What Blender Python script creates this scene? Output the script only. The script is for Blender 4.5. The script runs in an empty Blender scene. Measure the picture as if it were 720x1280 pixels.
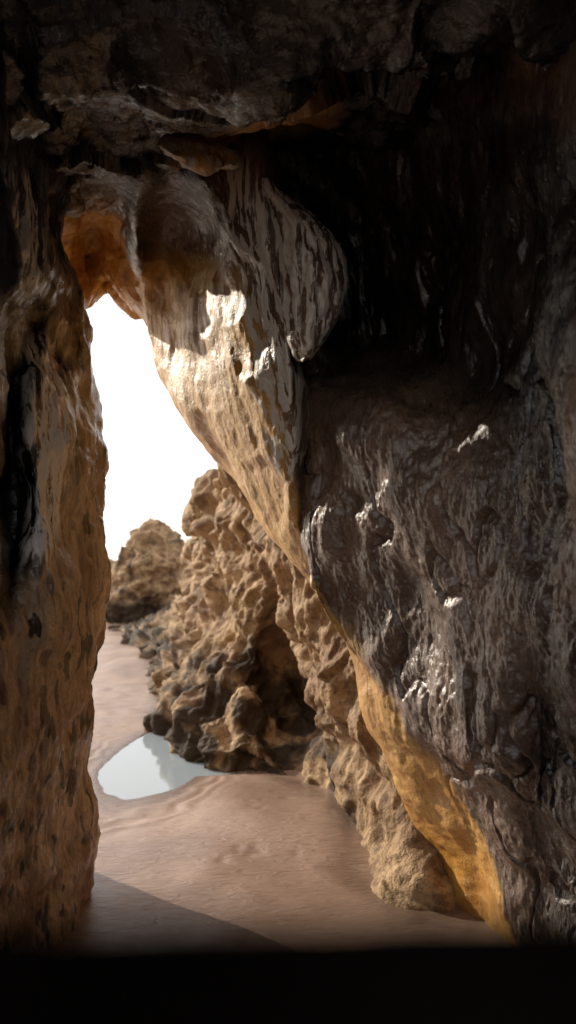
import bpy, math, numpy as np
from mathutils import Vector
rng=np.random.default_rng(7)
H=1.6; F=950.0
def S(u,v,d):
    # point projected from image pixels: column, row, distance along the passage -> world metres
    return ((u-360)/F*d, d, H-(v-705)/F*d)
# ---------------- noise ----------------
def _h(ix,iy,iz,s):
    n=(ix*374761393+iy*668265263+iz*1274126177+s*974634777)&0xffffffff
    n=((n^(n>>13))*1274126177)&0xffffffff
    n=((n^(n>>16))*2246822519)&0xffffffff
    n=n^(n>>15)
    return (n&0xffffff)/float(0xffffff)
def vn(P,s=0):
    P=np.asarray(P,dtype=np.float64)
    I=np.floor(P).astype(np.int64); f=P-I
    w=f*f*f*(f*(f*6-15)+10)
    r=0
    for dx in (0,1):
        for dy in (0,1):
            for dz in (0,1):
                a=_h(I[:,0]+dx,I[:,1]+dy,I[:,2]+dz,s)
                g2=_h(I[:,0]+dx,I[:,1]+dy,I[:,2]+dz,s+11)
                g3=_h(I[:,0]+dx,I[:,1]+dy,I[:,2]+dz,s+23)
                dot=(a*2-1)*(f[:,0]-dx)+(g2*2-1)*(f[:,1]-dy)+(g3*2-1)*(f[:,2]-dz)
                ww=(w[:,0] if dx else 1-w[:,0])*(w[:,1] if dy else 1-w[:,1])*(w[:,2] if dz else 1-w[:,2])
                r=r+ww*dot
    return r*1.3
def fbm(P,o=4,s=0,g=.5):
    r=0;a=1.0;P=np.array(P,dtype=float)
    for i in range(o):
        r=r+a*vn(P,s+i*31); a*=g; P=P*2.03+17.1
    return r
def ridged(P,o=4,s=0):
    r=0;a=1.0;P=np.array(P,dtype=float)
    for i in range(o):
        r=r+a*(1-2.2*np.abs(vn(P,s+i*31))); a*=.5; P=P*2.03+5.3
    return r-1
def worley(P,s=0):
    I=np.floor(P).astype(np.int64); f=P-I
    f1=np.full(len(P),9.0); f2=np.full(len(P),9.0); idv=np.zeros(len(P))
    for dx in (-1,0,1):
        for dy in (-1,0,1):
            for dz in (-1,0,1):
                a=I[:,0]+dx;b=I[:,1]+dy;c=I[:,2]+dz
                ox=_h(a,b,c,s+1);oy=_h(a,b,c,s+2);oz=_h(a,b,c,s+3)
                d=np.sqrt((dx+ox-f[:,0])**2+(dy+oy-f[:,1])**2+(dz+oz-f[:,2])**2)
                m=d<f1
                f2=np.where(m,f1,np.minimum(f2,d)); idv=np.where(m,_h(a,b,c,s+9),idv); f1=np.where(m,d,f1)
    return f1,f2,idv
# ---------------- patches ----------------
def cr(A,counts):
    n=len(A); out=[]
    for i in range(n-1):
        p0=A[max(i-1,0)] if i>0 else 2*A[0]-A[1]
        p1=A[i];p2=A[i+1]
        p3=A[i+2] if i+2<n else 2*A[n-1]-A[n-2]
        k=counts[i]
        for j in range(k):
            t=j/k
            out.append(.5*((2*p1)+(-p0+p2)*t+(2*p0-5*p1+4*p2-p3)*t*t+(-p0+3*p1-3*p2+p3)*t**3))
    out.append(A[-1]); return np.array(out)
def mkmesh(name,V,Fc,mat,attrs=None,smooth=True):
    me=bpy.data.meshes.new(name)
    me.vertices.add(len(V)); me.vertices.foreach_set('co',np.asarray(V,dtype=np.float32).ravel())
    Fc=np.asarray(Fc,dtype=np.int32); n=len(Fc);k=Fc.shape[1]
    me.loops.add(n*k); me.loops.foreach_set('vertex_index',Fc.ravel())
    me.polygons.add(n); me.polygons.foreach_set('loop_start',np.arange(0,n*k,k,dtype=np.int32))
    me.update(calc_edges=True); me.validate()
    me.polygons.foreach_set('use_smooth',np.full(len(me.polygons),smooth))
    if attrs:
        for an,av in attrs.items():
            at=me.attributes.new(an,'FLOAT','POINT'); at.data.foreach_set('value',np.asarray(av,dtype=np.float32))
    me.update()
    ob=bpy.data.objects.new(name,me); bpy.context.collection.objects.link(ob)
    if mat: me.materials.append(mat)
    return ob
def gridF(nr,nc):
    i=np.arange(nr*nc).reshape(nr,nc)
    return np.stack([i[:-1,:-1],i[:-1,1:],i[1:,1:],i[1:,:-1]],-1).reshape(-1,4)
def patch(name,ctrl,rc,cc,mat,disp,toward=(0,0,1.6)):
    # control rows: x,y,z, gold 0..1, lit 0..1 (values above 1 = pale streaks painting wet sky glints)
    A=np.array(ctrl,dtype=float)
    A=cr(A,rc); A=np.swapaxes(cr(np.swapaxes(A,0,1),cc),0,1)
    nr,nc=A.shape[:2]
    X=A[...,:3]
    def nrm(X):
        du=np.gradient(X,axis=0);dv=np.gradient(X,axis=1)
        N=np.cross(du,dv); N/=np.linalg.norm(N,axis=-1,keepdims=True)+1e-9
        return N
    N=nrm(X)
    t=np.array(toward)-X
    sg=np.sign(np.sum(N*t,-1).mean()) or 1
    N=N*sg
    P=X.reshape(-1,3); NN=N.reshape(-1,3)
    a1=np.clip(A[...,3].ravel(),0,1);a2=np.clip(A[...,4].ravel(),0,1);a3=np.clip(A[...,4].ravel()-1,0,1)
    d,NN2=disp(P,NN,a1,a2)
    Q=P+NN*d[:,None]
    if NN2 is not None:
        N2=(nrm(Q.reshape(nr,nc,3))*sg).reshape(-1,3)
        Q=Q+N2*NN2[:,None]
    Fc=gridF(nr,nc)
    if sg<0: Fc=Fc[:,::-1]
    return mkmesh(name,Q,Fc,mat,{'gold':a1,'lit':a2,'pale':a3})
# ---------------- materials ----------------
def newmat(n):
    m=bpy.data.materials.new(n);m.use_nodes=True
    nt=m.node_tree; b=nt.nodes['Principled BSDF']; return m,nt,b
class NB:
    def __init__(s,nt):s.nt=nt
    def n(s,t,**k):
        nd=s.nt.nodes.new(t)
        for a,b in k.items(): setattr(nd,a,b)
        return nd
    def l(s,a,b): s.nt.links.new(a,b)
    def pos(s,scale=(1,1,1)):
        g=s.n('ShaderNodeNewGeometry'); m=s.n('ShaderNodeMapping'); m.inputs['Scale'].default_value=scale
        s.l(g.outputs['Position'],m.inputs['Vector']); return m.outputs['Vector']
    def noise(s,vec,sc,det=3,rough=.55,dist=0):
        n=s.n('ShaderNodeTexNoise'); n.inputs['Scale'].default_value=sc;n.inputs['Detail'].default_value=det
        n.inputs['Roughness'].default_value=rough;n.inputs['Distortion'].default_value=dist
        s.l(vec,n.inputs['Vector']); return n.outputs['Fac']
    def ramp(s,f,a,b,va=0,vb=1):
        n=s.n('ShaderNodeMapRange');n.interpolation_type='SMOOTHSTEP'
        for i,x in zip(('From Min','From Max','To Min','To Max'),(a,b,va,vb)): n.inputs[i].default_value=x
        s.l(f,n.inputs['Value']); return n.outputs['Result']
    def mix(s,f,a,b):
        n=s.n('ShaderNodeMix');n.data_type='RGBA'
        if isinstance(f,(int,float)): n.inputs[0].default_value=f
        else: s.l(f,n.inputs[0])
        for i,c in ((6,a),(7,b)):
            if isinstance(c,tuple): n.inputs[i].default_value=(*c,1)
            else: s.l(c,n.inputs[i])
        return n.outputs[2]
    def math(s,op,a,b=None):
        n=s.n('ShaderNodeMath');n.operation=op
        for i,c in ((0,a),(1,b)):
            if c is None: continue
            if isinstance(c,(int,float)): n.inputs[i].default_value=c
            else: s.l(c,n.inputs[i])
        return n.outputs[0]
    def attr(s,nm):
        n=s.n('ShaderNodeAttribute');n.attribute_name=nm;return n.outputs['Fac']
    def bump(s,h,st,dist,prev=None):
        n=s.n('ShaderNodeBump');n.inputs['Strength'].default_value=st;n.inputs['Distance'].default_value=dist
        s.l(h,n.inputs['Height'])
        if prev is not None:s.l(prev,n.inputs['Normal'])
        return n.outputs['Normal']
def cave_mat():
    m,nt,b=newmat('wet_cave_rock');q=NB(nt)
    p=q.pos();ps=q.pos((1,1,.13))
    n1=q.noise(p,3.2,4,.6); n2=q.noise(ps,30,3,.6,.2); n3=q.noise(p,70,3,.7)
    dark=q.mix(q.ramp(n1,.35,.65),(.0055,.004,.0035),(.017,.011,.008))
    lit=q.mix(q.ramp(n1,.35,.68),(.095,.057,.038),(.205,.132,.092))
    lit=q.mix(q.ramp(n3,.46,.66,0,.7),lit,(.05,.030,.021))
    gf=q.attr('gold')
    col=q.mix(q.attr('lit'),dark,lit)  # lit mask: rock tone, with sheltered recesses painted dark as shade
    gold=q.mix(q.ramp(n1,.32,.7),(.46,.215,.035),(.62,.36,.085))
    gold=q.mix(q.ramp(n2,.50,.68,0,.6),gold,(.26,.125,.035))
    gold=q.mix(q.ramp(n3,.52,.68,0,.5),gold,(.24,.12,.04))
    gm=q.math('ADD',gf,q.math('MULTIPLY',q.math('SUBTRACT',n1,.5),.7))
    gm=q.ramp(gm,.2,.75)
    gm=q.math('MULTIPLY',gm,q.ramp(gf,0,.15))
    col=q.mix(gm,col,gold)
    pm=q.ramp(q.math('ADD',n2,q.math('MULTIPLY',q.attr('pale'),.14)),.54,.60)
    pm=q.math('MULTIPLY',pm,q.ramp(q.attr('pale'),.05,.4))
    col=q.mix(q.math('MULTIPLY',pm,.9),col,(.64,.58,.50))  # painted highlight streaks, standing in for sky reflections
    q.l(col,b.inputs['Base Color'])
    r=q.ramp(n2,.35,.65,.20,.38)
    r=q.math('ADD',r,q.math('MULTIPLY',gm,.16))
    q.l(r,b.inputs['Roughness'])
    b.inputs['Specular IOR Level'].default_value=.85
    h=q.math('ADD',q.math('MULTIPLY',n2,.8),q.math('MULTIPLY',n3,.7))
    q.l(q.bump(h,.6,.012),b.inputs['Normal']); return m
def pillar_mat():
    m,nt,b=newmat('brown_pillar_rock');q=NB(nt)
    p=q.pos();ps=q.pos((1,1,.2))
    n1=q.noise(p,4,4,.6); n2=q.noise(ps,24,4,.65,.4); n3=q.noise(p,60,3,.65); n5=q.noise(q.pos((1,1,.45)),12,2,.5)
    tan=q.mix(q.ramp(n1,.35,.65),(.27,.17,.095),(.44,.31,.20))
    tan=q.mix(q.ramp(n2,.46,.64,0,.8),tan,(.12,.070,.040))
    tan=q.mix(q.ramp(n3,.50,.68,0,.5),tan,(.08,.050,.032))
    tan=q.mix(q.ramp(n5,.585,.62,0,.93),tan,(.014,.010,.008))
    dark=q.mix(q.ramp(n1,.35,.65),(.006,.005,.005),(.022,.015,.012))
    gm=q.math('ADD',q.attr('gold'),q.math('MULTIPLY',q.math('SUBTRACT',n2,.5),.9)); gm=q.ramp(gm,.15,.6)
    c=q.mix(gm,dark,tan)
    pm=q.ramp(q.math('ADD',n2,q.math('MULTIPLY',q.attr('lit'),.17)),.52,.60); pm=q.math('MULTIPLY',pm,q.ramp(q.attr('lit'),.05,.3))
    c=q.mix(q.math('MULTIPLY',pm,.9),c,(.76,.73,.68))  # white streaks painted in as specular shine on wet rock
    q.l(c,b.inputs['Base Color'])
    q.l(q.ramp(n2,.35,.65,.18,.42),b.inputs['Roughness'])
    h=q.math('ADD',n2,q.math('MULTIPLY',n3,.6))
    q.l(q.bump(h,.55,.013),b.inputs['Normal']);return m
def outer_mat(name='weathered_sandstone'):
    m,nt,b=newmat(name);q=NB(nt)
    p=q.pos();n1=q.noise(p,1.6,5,.62);n2=q.noise(p,7,5,.7,.3);n3=q.noise(p,42,3,.7)
    tan=q.mix(q.ramp(n1,.35,.65),(.24,.15,.080),(.46,.32,.18))
    tan=q.mix(q.ramp(n2,.46,.62,0,.8),tan,(.12,.070,.036))
    tan=q.mix(q.ramp(n3,.50,.68,0,.45),tan,(.075,.045,.026))
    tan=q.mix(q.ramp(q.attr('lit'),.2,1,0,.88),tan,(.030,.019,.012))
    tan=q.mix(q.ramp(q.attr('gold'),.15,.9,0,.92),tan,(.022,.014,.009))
    q.l(tan,b.inputs['Base Color']);b.inputs['Roughness'].default_value=.75;b.inputs['Specular IOR Level'].default_value=.22
    h=q.math('ADD',n2,q.math('MULTIPLY',n3,.35))
    q.l(q.bump(h,.6,.05),b.inputs['Normal']);return m
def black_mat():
    m,nt,b=newmat('black_foreground');q=NB(nt);p=q.pos();n1=q.noise(p,12,3,.6)  # near-black colour keeps the added foreground dark whatever light reaches it
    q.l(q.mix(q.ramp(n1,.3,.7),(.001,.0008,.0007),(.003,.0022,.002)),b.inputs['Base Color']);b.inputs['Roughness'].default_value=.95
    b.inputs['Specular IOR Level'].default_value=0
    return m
def sand_mat():
    m,nt,b=newmat('wet_beach_sand');q=NB(nt);p=q.pos()
    n1=q.noise(p,1.1,4,.55,.4);n3=q.noise(p,350,1,.5);n4=q.noise(q.pos((1,2.6,1)),9,4,.5,1.4)
    c=q.mix(q.ramp(n1,.3,.7),(.29,.195,.145),(.42,.295,.225))
    c=q.mix(q.ramp(n4,.46,.68,0,.4),c,(.22,.145,.105))
    c=q.mix(q.ramp(n3,.35,.7,0,.35),c,(.20,.13,.095))
    c=q.mix(q.attr('wet'),c,(.12,.078,.056))
    q.l(c,b.inputs['Base Color'])
    q.l(q.math('SUBTRACT',q.ramp(n1,.3,.7,.28,.44),q.math('MULTIPLY',q.attr('wet'),.18)),b.inputs['Roughness'])
    nn=q.bump(n4,.5,.016);nn=q.bump(n3,.25,.002,nn);q.l(nn,b.inputs['Normal']);return m
def water_mat(name,col,r,bs):
    m,nt,b=newmat(name);q=NB(nt);b.inputs['Base Color'].default_value=(*col,1);b.inputs['Roughness'].default_value=r
    b.inputs['IOR'].default_value=1.33;b.inputs['Specular IOR Level'].default_value=1.0
    n=q.noise(q.pos(),bs,2,.5);q.l(q.bump(n,.05,.01),b.inputs['Normal']);return m
CAVE=cave_mat();PIL=pillar_mat();OUT=outer_mat();BLK=black_mat();SAND=sand_mat()
# ---------------- right cave wall ----------------
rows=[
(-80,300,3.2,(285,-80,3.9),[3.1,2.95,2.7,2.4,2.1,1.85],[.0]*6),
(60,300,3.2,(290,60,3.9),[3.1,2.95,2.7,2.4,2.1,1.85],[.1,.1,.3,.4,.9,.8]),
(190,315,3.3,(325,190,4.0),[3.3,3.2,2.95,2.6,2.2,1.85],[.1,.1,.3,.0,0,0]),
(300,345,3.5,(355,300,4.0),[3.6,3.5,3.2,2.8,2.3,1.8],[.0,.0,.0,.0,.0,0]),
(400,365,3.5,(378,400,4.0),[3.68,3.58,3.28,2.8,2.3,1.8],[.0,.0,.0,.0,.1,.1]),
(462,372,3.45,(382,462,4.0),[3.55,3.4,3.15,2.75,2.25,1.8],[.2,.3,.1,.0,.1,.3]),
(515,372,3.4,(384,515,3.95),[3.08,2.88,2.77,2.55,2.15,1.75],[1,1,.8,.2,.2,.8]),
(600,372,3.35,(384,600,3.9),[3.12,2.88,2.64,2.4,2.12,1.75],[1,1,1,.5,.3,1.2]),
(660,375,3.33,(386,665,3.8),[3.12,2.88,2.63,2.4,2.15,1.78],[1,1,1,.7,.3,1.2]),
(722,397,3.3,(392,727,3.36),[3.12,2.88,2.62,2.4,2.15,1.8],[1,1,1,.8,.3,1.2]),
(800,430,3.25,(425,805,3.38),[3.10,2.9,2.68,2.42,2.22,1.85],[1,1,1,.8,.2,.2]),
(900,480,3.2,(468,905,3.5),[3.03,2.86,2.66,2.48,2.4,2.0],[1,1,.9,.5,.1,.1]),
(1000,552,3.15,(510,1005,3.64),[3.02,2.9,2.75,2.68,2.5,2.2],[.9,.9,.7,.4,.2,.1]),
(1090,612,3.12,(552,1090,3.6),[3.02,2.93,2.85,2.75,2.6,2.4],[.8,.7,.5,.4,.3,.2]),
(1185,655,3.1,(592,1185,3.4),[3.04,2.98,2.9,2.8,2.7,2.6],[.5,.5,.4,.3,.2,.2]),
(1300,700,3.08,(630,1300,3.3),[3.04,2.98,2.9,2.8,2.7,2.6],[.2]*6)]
fr=[.13,.28,.45,.63,.82,1.0]
ctrl=[]
for v,eu,ed,b1,ds,ls in rows:
    g=1.0 if v>=900 else (.55 if v>=722 else .2)
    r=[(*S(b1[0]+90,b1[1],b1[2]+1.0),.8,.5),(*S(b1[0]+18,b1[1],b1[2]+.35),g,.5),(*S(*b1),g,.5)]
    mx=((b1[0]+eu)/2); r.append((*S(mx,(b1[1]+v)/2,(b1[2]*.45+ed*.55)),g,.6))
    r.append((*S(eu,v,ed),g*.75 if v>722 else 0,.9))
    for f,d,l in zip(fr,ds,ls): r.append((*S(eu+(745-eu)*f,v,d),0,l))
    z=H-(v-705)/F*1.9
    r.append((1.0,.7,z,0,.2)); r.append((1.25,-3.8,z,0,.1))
    ctrl.append(r)
def dwall(P,N,g,l):
    big=fbm(P*1.5,3,3)*.10
    R=np.stack([P[:,0]*.8,P[:,1]+P[:,2]*.35,P[:,2]*.42-P[:,1]*.1],1)
    W=R+fbm(P*4,2,19)[:,None]*.03
    fl=ridged(W*18,2,8)*.0030+fbm(R*7,4,9,.55)*.018
    md=fbm(P*np.array([26,26,19]),3,12,.6)*.006
    f1,f2,_=worley(P*np.array([15,15,11]),4); cut=-np.clip(.20-f1,0,1)*.05*(fbm(P*2,2,13)>.2)
    k=1-.85*g
    crack=-np.clip(.04-np.abs(fbm(P*np.array([2.0,2.0,.9]),3,77)),0,.04)*.7
    dr=ridged(P*np.array([30,30,6]),2,15)*.006*np.clip((2.6-P[:,1])*1.5,0,1)
    return (big+crack*k), (fl+md+cut+dr)*k+fbm(P*14,4,5,.6)*.008*g
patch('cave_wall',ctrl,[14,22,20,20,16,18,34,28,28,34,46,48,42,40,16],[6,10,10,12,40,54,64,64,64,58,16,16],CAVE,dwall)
# ---------------- left pillar ----------------
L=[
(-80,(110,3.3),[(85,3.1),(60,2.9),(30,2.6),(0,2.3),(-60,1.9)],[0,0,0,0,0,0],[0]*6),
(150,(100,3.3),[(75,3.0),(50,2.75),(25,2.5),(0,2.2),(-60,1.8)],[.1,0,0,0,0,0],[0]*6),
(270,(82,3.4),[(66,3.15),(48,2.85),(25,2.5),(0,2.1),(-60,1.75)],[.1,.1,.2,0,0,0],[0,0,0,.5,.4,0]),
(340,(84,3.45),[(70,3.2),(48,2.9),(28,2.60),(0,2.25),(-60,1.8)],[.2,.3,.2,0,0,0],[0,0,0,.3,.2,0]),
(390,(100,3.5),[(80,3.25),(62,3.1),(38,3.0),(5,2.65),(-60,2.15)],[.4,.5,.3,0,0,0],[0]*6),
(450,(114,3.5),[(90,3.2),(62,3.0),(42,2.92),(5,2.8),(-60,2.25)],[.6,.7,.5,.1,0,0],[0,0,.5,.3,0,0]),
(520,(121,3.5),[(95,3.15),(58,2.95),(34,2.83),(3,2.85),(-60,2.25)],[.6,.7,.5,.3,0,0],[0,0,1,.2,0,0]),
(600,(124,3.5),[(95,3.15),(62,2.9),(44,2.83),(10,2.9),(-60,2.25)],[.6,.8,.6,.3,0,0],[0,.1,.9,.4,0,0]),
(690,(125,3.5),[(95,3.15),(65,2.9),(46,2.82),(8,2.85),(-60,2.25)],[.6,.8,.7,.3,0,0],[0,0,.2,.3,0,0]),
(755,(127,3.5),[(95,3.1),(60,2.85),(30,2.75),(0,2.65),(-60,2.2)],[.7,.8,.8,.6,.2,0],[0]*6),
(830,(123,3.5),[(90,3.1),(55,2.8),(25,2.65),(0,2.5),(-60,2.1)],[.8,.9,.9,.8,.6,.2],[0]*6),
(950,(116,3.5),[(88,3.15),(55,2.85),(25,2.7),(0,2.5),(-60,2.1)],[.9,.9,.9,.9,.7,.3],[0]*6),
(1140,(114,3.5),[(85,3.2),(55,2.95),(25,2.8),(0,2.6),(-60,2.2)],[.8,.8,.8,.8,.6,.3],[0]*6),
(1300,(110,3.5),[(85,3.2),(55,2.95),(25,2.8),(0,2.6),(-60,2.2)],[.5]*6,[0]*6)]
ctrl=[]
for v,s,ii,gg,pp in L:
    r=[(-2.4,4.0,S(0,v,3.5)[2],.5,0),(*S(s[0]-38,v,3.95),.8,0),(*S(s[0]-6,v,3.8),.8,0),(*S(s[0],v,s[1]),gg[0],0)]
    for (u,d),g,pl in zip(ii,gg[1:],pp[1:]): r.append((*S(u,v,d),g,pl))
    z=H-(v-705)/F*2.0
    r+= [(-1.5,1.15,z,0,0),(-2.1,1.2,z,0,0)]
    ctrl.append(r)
def dpil(P,N,g,l):
    R=P*np.array([1,1,.3])
    return fbm(P*2,3,41)*.07, ridged(R*8,3,44)*.007+fbm(P*7,5,45,.55)*.016-np.clip(.27-worley(P*np.array([11,11,6]),6)[0],0,1)*.08
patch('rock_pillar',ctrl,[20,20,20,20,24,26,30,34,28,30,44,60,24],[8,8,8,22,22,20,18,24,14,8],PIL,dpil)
# ---------------- arch ----------------
K=[
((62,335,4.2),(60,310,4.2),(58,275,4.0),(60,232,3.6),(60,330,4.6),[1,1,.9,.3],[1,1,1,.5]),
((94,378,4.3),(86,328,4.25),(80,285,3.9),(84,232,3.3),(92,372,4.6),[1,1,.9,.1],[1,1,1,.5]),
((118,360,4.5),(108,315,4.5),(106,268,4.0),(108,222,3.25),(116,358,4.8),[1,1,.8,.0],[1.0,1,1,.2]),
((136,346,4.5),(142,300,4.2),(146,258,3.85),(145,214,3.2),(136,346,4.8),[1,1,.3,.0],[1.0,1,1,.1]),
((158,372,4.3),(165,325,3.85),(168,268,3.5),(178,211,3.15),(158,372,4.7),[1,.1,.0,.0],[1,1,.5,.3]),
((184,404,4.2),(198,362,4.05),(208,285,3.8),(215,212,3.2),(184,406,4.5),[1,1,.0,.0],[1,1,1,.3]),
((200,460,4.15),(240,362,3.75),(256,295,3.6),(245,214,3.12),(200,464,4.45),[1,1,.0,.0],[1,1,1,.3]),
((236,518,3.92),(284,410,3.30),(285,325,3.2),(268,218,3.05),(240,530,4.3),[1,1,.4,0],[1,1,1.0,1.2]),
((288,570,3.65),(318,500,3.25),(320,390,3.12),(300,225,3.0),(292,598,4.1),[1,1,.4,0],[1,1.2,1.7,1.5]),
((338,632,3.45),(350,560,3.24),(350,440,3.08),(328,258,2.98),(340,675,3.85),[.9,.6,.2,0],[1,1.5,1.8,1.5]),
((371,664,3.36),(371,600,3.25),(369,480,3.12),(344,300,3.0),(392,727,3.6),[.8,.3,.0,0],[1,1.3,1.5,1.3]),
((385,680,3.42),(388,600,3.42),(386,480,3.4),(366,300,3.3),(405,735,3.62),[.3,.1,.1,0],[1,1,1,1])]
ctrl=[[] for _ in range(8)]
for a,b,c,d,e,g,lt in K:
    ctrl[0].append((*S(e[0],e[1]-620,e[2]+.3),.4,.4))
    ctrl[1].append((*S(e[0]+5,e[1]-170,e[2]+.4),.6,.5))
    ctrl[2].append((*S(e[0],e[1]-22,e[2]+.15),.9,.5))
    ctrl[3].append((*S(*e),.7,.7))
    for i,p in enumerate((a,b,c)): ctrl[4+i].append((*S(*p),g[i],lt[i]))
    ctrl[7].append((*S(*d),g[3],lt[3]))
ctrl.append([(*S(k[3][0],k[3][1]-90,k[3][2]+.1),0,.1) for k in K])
def darch(P,N,g,l):
    R=P*np.array([1,1,.22])
    f1,f2,i=worley(P*3.0+fbm(P*1.5,2,66)[:,None]*.3,67)
    k=1+2.0*np.clip((-.78-P[:,0])*6,0,1)
    return fbm(P*1.8,2,61)*.035+(i-.5)*.045*np.clip((f2-f1)*4,0,1)*k, (ridged(R*10,2,64)*.004*(l*1.2)+fbm(P*9,4,65,.55)*.007)*k
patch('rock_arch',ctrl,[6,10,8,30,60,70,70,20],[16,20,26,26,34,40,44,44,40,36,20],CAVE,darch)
# ---------------- hanging lobe beside the arch ----------------
SL=[(225,322,330),(248,318,362),(272,318,398),(310,320,422),(350,326,434),(388,332,429),(418,345,414),(440,362,398),(452,372,382)]
ctrl=[]
for v,a,b in SL:
    w=(b-a); t=min(1,w/90)
    r=[]
    for f,dd in ((0,.40),(0,.22),(.12,.10),(.35,.02),(.6,-.03),(.82,.0),(.95,.05),(1.0,.14),(.96,.30),(.7,.5)):
        r.append((*S(a+w*f,v,2.95+dd*(.4+.6*t)+(1-t)*.05),0,1.65))
    ctrl.append(r)
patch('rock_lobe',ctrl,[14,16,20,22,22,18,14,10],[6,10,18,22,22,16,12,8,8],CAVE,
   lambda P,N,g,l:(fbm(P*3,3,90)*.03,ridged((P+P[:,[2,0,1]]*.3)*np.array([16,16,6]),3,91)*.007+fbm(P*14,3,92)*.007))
# ---------------- ceiling ----------------
ys=[4.3,3.7,3.25,2.9,2.55,2.2,1.8,1.3,.8]
zs=[3.80,3.55,3.36,3.27,3.22,3.05,3.1,2.95,3.0]
xs=[-2.2,-1.3,-.95,-.6,-.3,0,.3,.6,.95,1.4,2.4]
ctrl=[]
for y,z in zip(ys,zs):
    r=[]
    for x in xs:
        g=.9 if (x in (0,) and y in (2.9,2.55)) else (.7 if (x==-.3 and y in(3.25,2.9)) else 0)  # gold spots paint sunlight onto the ceiling ledges
        r.append((x,y,z+rng.uniform(-.07,.07)-.06*abs(x),g,rng.uniform(-.35,.22)+(.8 if g else 0)))
    ctrl.append(r)
def dceil(P,N,g,l):
    f1,f2,idv=worley(P*np.array([2.6,2.6,2.6])+fbm(P*2,2,5)[:,None]*.5,81)
    return (idv-.5)*.18+fbm(P*1.7,3,82)*.08, fbm(P*7,4,84,.55)*.022+ridged(P*5,2,85)*.008
patch('cave_ceiling',ctrl,[10,24,40,40,44,44,40,20],[10,26,34,34,34,34,34,34,26,12],CAVE,dceil)
import bmesh
def blob(name,c,sc,rot,fn,mat,sub=6,attrs=None):
    bm=bmesh.new();bmesh.ops.create_icosphere(bm,subdivisions=sub,radius=1)
    V=np.array([v.co[:] for v in bm.verts]);Fc=np.array([[v.index for v in f.verts] for f in bm.faces]);bm.free()
    from mathutils import Euler
    M=np.array(Euler(rot).to_matrix())
    P=(V*np.array(sc))@M.T+np.array(c)
    N=(V/np.array(sc));N/=np.linalg.norm(N,axis=1,keepdims=True);N=N@M.T
    P=P+N*fn(P)[:,None]
    a=attrs(P) if attrs else {'gold':np.zeros(len(P)),'lit':np.full(len(P),.9)}
    return mkmesh(name,P,Fc,mat,a)
blob('rock_ledge',S(250,192,2.9),(.14,.22,.04),(math.radians(34),math.radians(18),0),lambda P:fbm(P*7,4,93)*.035,CAVE,6,
     lambda P:{'gold':np.clip(.8+fbm(P*9,2,5)*.9,0,1),'lit':np.full(len(P),1.0),'pale':np.clip(.7+fbm(P*6,2,8),0,1)})  # golden, pale colour paints the sunlit look of this ledge
# ---------------- outer outcrop ----------------
C=[
[(600,1235,3.1),(570,1110,3.5),(520,960,3.8),(470,830,4.0),(440,700,4.3),(430,500,4.7),(450,300,5.2)],
[(530,1175,3.4),(518,1100,3.58),(480,980,3.9),(440,860,4.2),(415,760,4.5),(400,600,4.9),(420,350,5.5)],
[(430,1105,3.9),(452,1050,4.1),(440,960,4.3),(412,880,4.45),(388,790,4.7),(370,650,5.1),(380,450,5.7)],
[(448,1045,4.5),(428,985,4.8),(412,910,5.1),(385,850,5.2),(370,770,5.2),(340,650,5.5),(350,480,6.1)],
[(400,1000,5.2),(378,950,5.7),(380,880,6.5),(360,800,6.4),(345,720,5.8),(322,640,6.1),(320,540,6.6)],
[(320,975,5.8),(305,935,5.8),(300,875,6.2),(310,800,6.5),(310,720,6.6),(300,640,6.8),(293,572,7.2)],
[(222,962,6.1),(224,925,6.2),(236,870,6.6),(262,800,7.2),(272,720,7.6),(268,645,8),(274,590,8.5)],
[(198,915,7.7),(201,885,7.8),(217,830,8.4),(238,790,9),(248,720,9.6),(247,665,10),(252,628,10.4)],
[(200,870,9.7),(205,852,9.8),(210,820,10.5),(226,780,11.5),(238,745,12.2),(244,712,13),(247,695,13.5)],
[(188,832,12.8),(186,818,13),(194,797,13.8),(210,775,15),(219,762,16),(227,752,17),(232,747,18)],
[(152,802,17),(152,792,17.2),(164,784,17.8),(184,774,19),(198,768,20),(212,762,22),(222,757,23)],
[(140,792,22),(150,782,22.5),(165,776,23),(180,770,24),(195,766,25),(205,762,26),(215,757,27)]]
ctrl=[]
for ci,col in enumerate(C):
    w=[S(*p) for p in col]; t=w[-1]
    w.append((t[0]+1.3,t[1]+1.0,t[2]+.1)); w.append((t[0]+4.5,t[1]+2.0,t[2]+.6))
    r=[]
    for i,p in enumerate(w):
        z=p[2]
        k=.95 if ci in (4,5,6) else .55
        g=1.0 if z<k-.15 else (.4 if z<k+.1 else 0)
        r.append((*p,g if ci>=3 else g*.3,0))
    ctrl.append(r)
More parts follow.
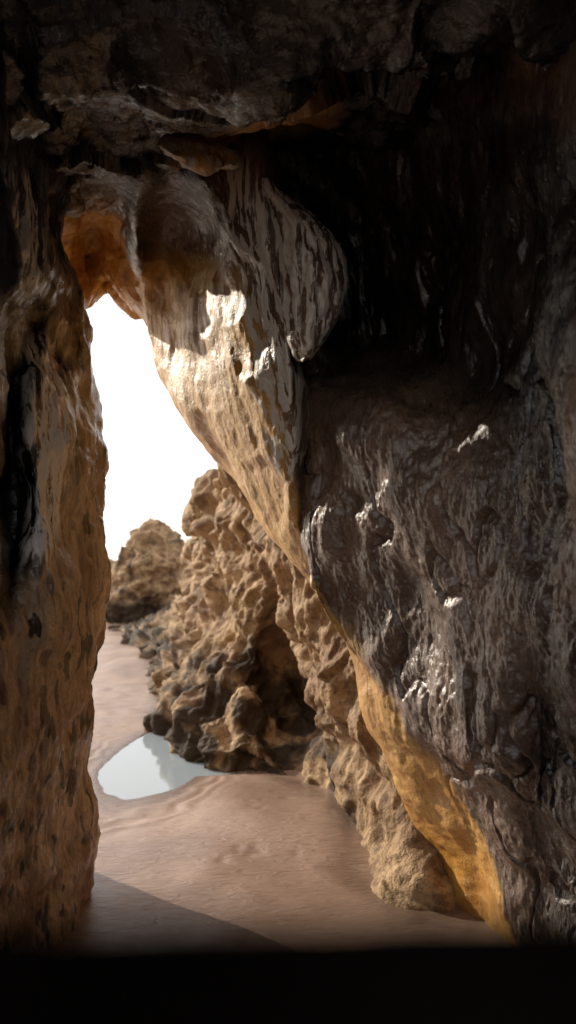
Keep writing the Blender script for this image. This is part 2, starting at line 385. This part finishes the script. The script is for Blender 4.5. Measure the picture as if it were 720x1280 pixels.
def dout(P,N,g,l):
    sc=np.clip(P[:,1]/6,.6,1.15)
    Wp=fbm(P*1.2,3,5)[:,None]*1.0
    f1,f2,idv=worley(P*np.array([1.3,1.3,1.5])+Wp,101)
    h1,h2,_=worley(P*np.array([4.6,4.6,5])+fbm(P*3,2,6)[:,None]*.9,102)
    edge=np.clip(f2-f1,0,.5)
    m=np.clip(fbm(P*1.1,2,108)*2.2+.15,0,1)
    pits=-np.clip(.40-f1,0,1)*.55*m
    blocks=(idv-.5)*.32*np.clip(edge*4,0,1)
    pit2=-np.clip(.36-h1,0,1)*.18*m
    q=P[:,2]*.55+P[:,0]*.9+P[:,1]*.2+fbm(P*.8,3,9)*.35
    strata=(.5+.5*np.cos(q*2.6*6.283))*.09-.05
    rough=fbm(P*1.5,4,103,.5)*.24+ridged(P*np.array([2.2,2.2,1.3]),3,104)*.06
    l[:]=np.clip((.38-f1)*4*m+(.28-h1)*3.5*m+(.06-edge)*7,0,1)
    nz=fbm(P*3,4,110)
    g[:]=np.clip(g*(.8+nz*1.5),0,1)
    return (rough+pits+blocks+strata)*sc*.75-.03, (pit2+fbm(P*10,4,105,.6)*.016)*np.clip(sc,.7,1.4)
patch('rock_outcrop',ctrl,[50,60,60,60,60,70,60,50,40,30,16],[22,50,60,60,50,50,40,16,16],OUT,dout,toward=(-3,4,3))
# ---------------- sea stack & boulders ----------------
def stk(P):
    f1,f2,i=worley(P*1.2+fbm(P*1.2,3,5)[:,None]*.7,120)
    return fbm(P*.9,3,121)*.35+ridged(P*1.8,4,122)*.14+(i-.5)*.34*np.clip((f2-f1)*5,0,1)+fbm(P*5,3,7)*.05
def za(P):
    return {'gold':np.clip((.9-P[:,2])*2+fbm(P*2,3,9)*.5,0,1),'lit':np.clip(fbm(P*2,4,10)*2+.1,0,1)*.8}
x,y,z=S(188,760,21)
blob('sea_stack',(x+.05,y,.68),(1.18,1.5,1.98),(0,math.radians(8),0),stk,OUT,7,za)
x,y,z=S(150,705,23); blob('sea_stack',(x-.1,y,.5),(.9,1,1.2),(0,math.radians(20),0),stk,OUT,6,za)
Vs=[];Fs=[];off=0
bm=bmesh.new();bmesh.ops.create_icosphere(bm,subdivisions=2,radius=1)
BV=np.array([v.co[:] for v in bm.verts]);BF=np.array([[v.index for v in f.verts] for f in bm.faces]);bm.free()
def addrock(c,s):
    global off
    V=BV*np.array([rng.uniform(.7,1.3),rng.uniform(.7,1.3),rng.uniform(.5,.9)])*s
    V=V*(1+fbm(BV*1.5+rng.uniform(0,50,3),3,3)[:,None]*.6)+np.array(c)
    Vs.append(V);Fs.append(BF+off);off+=len(V)
for i in range(300):
    t=rng.uniform(0,1); d=9+13*t**1.2
    u=np.interp(d,[9,10,13,17,22],[203,202,188,156,142])+rng.normal(0,6)
    v=705+1520/d
    x,y,_=S(u,v,d); addrock((x+rng.uniform(0,.35),y,rng.uniform(-.03,.1)),rng.uniform(.04,.19))
mkmesh('shore_rocks',np.concatenate(Vs),np.concatenate(Fs),OUT,{'gold':np.full(off,.7),'lit':np.zeros(off)})
# ---------------- unseen cliff boxes added to block sky light leaking between patches ----------------
def box(lo,hi,n=26):
    out=[];Fc=[];o=0
    lo=np.array(lo,float);hi=np.array(hi,float)
    for ax in range(3):
        for sd in (0,1):
            a,b=[i for i in range(3) if i!=ax]
            g=np.linspace(0,1,n);A,B=np.meshgrid(g,g,indexing='ij')
            V=np.zeros((n*n,3));V[:,ax]=hi[ax] if sd else lo[ax]
            V[:,a]=lo[a]+(hi[a]-lo[a])*A.ravel();V[:,b]=lo[b]+(hi[b]-lo[b])*B.ravel()
            out.append(V);Fc.append(gridF(n,n)+o);o+=n*n
    return np.concatenate(out),np.concatenate(Fc)
Vs=[];Fs=[];o=0
for lo,hi in (((-8,1.5,-1),(-1.8,3.7,7)),((1.75,-4.2,-1),(8,4.3,7)),((-7.8,1.0,3.95),(7.8,4.1,8))):
    V,Fc=box(lo,hi);Vs.append(V);Fs.append(Fc+o);o+=len(V)
V=np.concatenate(Vs); 
D=np.stack([fbm(V*.8,4,131),fbm(V*.8+30,4,132),fbm(V*.8+60,4,133)],1)*.28
mkmesh('cliff_blockers',V+D,np.concatenate(Fs),OUT,{'gold':np.zeros(o),'lit':np.zeros(o)})
# ---------------- added foreground mass, coloured black for the dark lower edge ----------------
xb=[-1.3,-.8,-.4,-.2,-.08,0,.08,.16,.3,.6,1.2]
def crest(x): return 1.6-.115*np.interp(x,[-.3,-.045,-.02,.0,.025,.04,.3],[.41,.42,.44,.46,.475,.485,.49])
ctrl=[]
for y,dz in ((-1.2,-.5),(-.3,-.12),(.02,-.06),(.08,-.012),(.115,0),(.17,-.05),(.30,-.25),(.45,-.8),(.6,-1.7)):
    ctrl.append([(x,y+.005*math.sin(x*9),crest(x)+dz,0,0) for x in xb])
patch('dark_foreground',ctrl,[6,6,10,10,10,10,10,8],[8,10,14,14,14,14,14,14,10,8],BLK,lambda P,N,g,l:(fbm(P*9,4,140)*.004,None),toward=(0,.3,5))
# ---------------- sand ----------------
def axis(lo,a,b,hi,ng,step):
    m=np.arange(a,b,step)
    L=a-(np.geomspace(1,1+a-lo,ng)-1)[::-1][:-1]
    R=b+(np.geomspace(1,1+hi-b,ng)-1)
    return np.concatenate([L,m,R])
X=axis(-120,-3.2,2.2,120,50,.022); Y=axis(-12,2.6,9,900,110,.022)
YY,XX=np.meshgrid(Y,X,indexing='ij')
P=np.stack([XX.ravel(),YY.ravel(),np.zeros(XX.size)],1)
x,y=P[:,0],P[:,1]
z=fbm(P*.5,3,151)*.05+fbm(P*2.2,2,152)*.008
ang=np.radians(12)
px,py=x+1.00,y-6.5
rx=(px*np.cos(ang)-py*np.sin(ang)*.35)/.44; ry=py/1.35
pr=np.sqrt(rx**2+ry**2)+fbm(P*1.6,3,153)*.10
qx,qy=(x+.75)/.40,(y-5.85)/.15
pr=np.minimum(pr,np.sqrt(qx**2+qy**2)+fbm(P*2,2,154)*.15+.15)
near=np.clip(1-(pr-1)/1.6,0,1)
z=z*(1-near)
z+= np.where(pr<1.0,-(1-pr)*.12,np.minimum((pr-1)*.03,.03))
z+=np.sin(pr*26+fbm(P*3,2,155)*5)*.008*np.clip(1-np.abs(pr-1.4)/.4,0,1)*np.clip((7.2-y)/1,0,1)
z+=np.sin((y*1.0+x*.6)*16+fbm(P*1.3,3,156)*8)*.006*np.clip((y-6.5)/2,0,1)*np.clip(1-(y-16)/10,0,1)
z+=np.sin((x*1.0-y*.35)*9+fbm(P*.8,2,157)*8)*.0035*np.clip((5.8-y)/1,0,1)
for i in range(16):
    fx,fy=-.13+rng.normal(0,.10),(4.95 if i<9 else 4.1)+rng.normal(0,.13)
    r=((x-fx)/.022)**2+((y-fy)/.035)**2
    z+=-.009*np.exp(-r)
z+=.07*np.exp(-(((x-.15)/.55)**2+((y-4.6)/.5)**2))
z-=np.clip(y-24,0,40)*.06
wet=np.clip(np.where(pr<1.3,1-(pr-1)/.3,0),0,1)*.8
wet=np.maximum(wet,np.clip((y-20)/6,0,.6))
edge_x=np.interp(y,[3.4,3.9,4.5,5.2,5.8,6.1,7.7,9.7,12.8],[.61,.30,.40,.22,-.2,-.85,-1.33,-1.6,-2.3])
wet=np.maximum(wet,np.clip(1-np.abs(x-edge_x+.03)/.16+fbm(P*4,2,160)*.4,0,1)*.6*(y<14)*(y>3.3))
P[:,2]=z
mkmesh('sand_beach',P,gridF(len(Y),len(X)),SAND,{'wet':wet})
g=np.linspace(-1,1,20)
V=np.array([(-1.1+a*1.25,6.5+b*1.7,-.004) for b in g for a in g])
mkmesh('tide_pool',V,gridF(20,20),water_mat('pool_water',(.32,.38,.42),.01,30))
V=np.array([(-4000,34,-.55),(4000,34,-.55),(4000,6000,-.55),(-4000,6000,-.55)])
mkmesh('sea',V,np.array([[0,1,2,3]]),water_mat('sea_water',(.03,.05,.06),.15,2))
# ---------------- light ----------------
el=math.radians(24); sd=Vector((-.735,.55,0)).normalized()
sunv=Vector((sd.x*math.cos(el),sd.y*math.cos(el),math.sin(el)))
w=bpy.data.worlds.new('World');bpy.context.scene.world=w;w.use_nodes=True;nt=w.node_tree
bg=nt.nodes['Background'];sky=nt.nodes.new('ShaderNodeTexSky');sky.sky_type='NISHITA';sky.sun_disc=False
sky.sun_elevation=el;sky.sun_rotation=math.atan2(sunv.x,sunv.y);sky.dust_density=1.5;sky.air_density=1
mx=nt.nodes.new('ShaderNodeMix');mx.data_type='RGBA';mx.inputs[0].default_value=.7
nt.links.new(sky.outputs[0],mx.inputs[6]);mx.inputs[7].default_value=(12,11.4,11,1)   # thin bright haze
nt.links.new(mx.outputs[2],bg.inputs[0]);bg.inputs[1].default_value=.15
sl=bpy.data.lights.new('sun','SUN');sl.energy=5;sl.angle=math.radians(.5);sl.color=(1,.90,.76)
so=bpy.data.objects.new('sun',sl);bpy.context.collection.objects.link(so);so.rotation_euler=sunv.to_track_quat('Z','Y').to_euler()
cd=bpy.data.cameras.new('camera');co=bpy.data.objects.new('camera',cd);bpy.context.collection.objects.link(co)
co.location=(0,0,H);co.rotation_euler=(math.radians(90),0,0);cd.sensor_width=36;cd.sensor_fit='AUTO';cd.lens=F/1280*36
cd.shift_y=65/1280;cd.clip_start=.02;cd.clip_end=10000
cd.dof.use_dof=True;cd.dof.focus_distance=3.1;cd.dof.aperture_fstop=cd.lens/13.0
bpy.context.scene.camera=co
sc=bpy.context.scene;sc.view_settings.view_transform='Standard';sc.view_settings.look='None';sc.view_settings.exposure=0
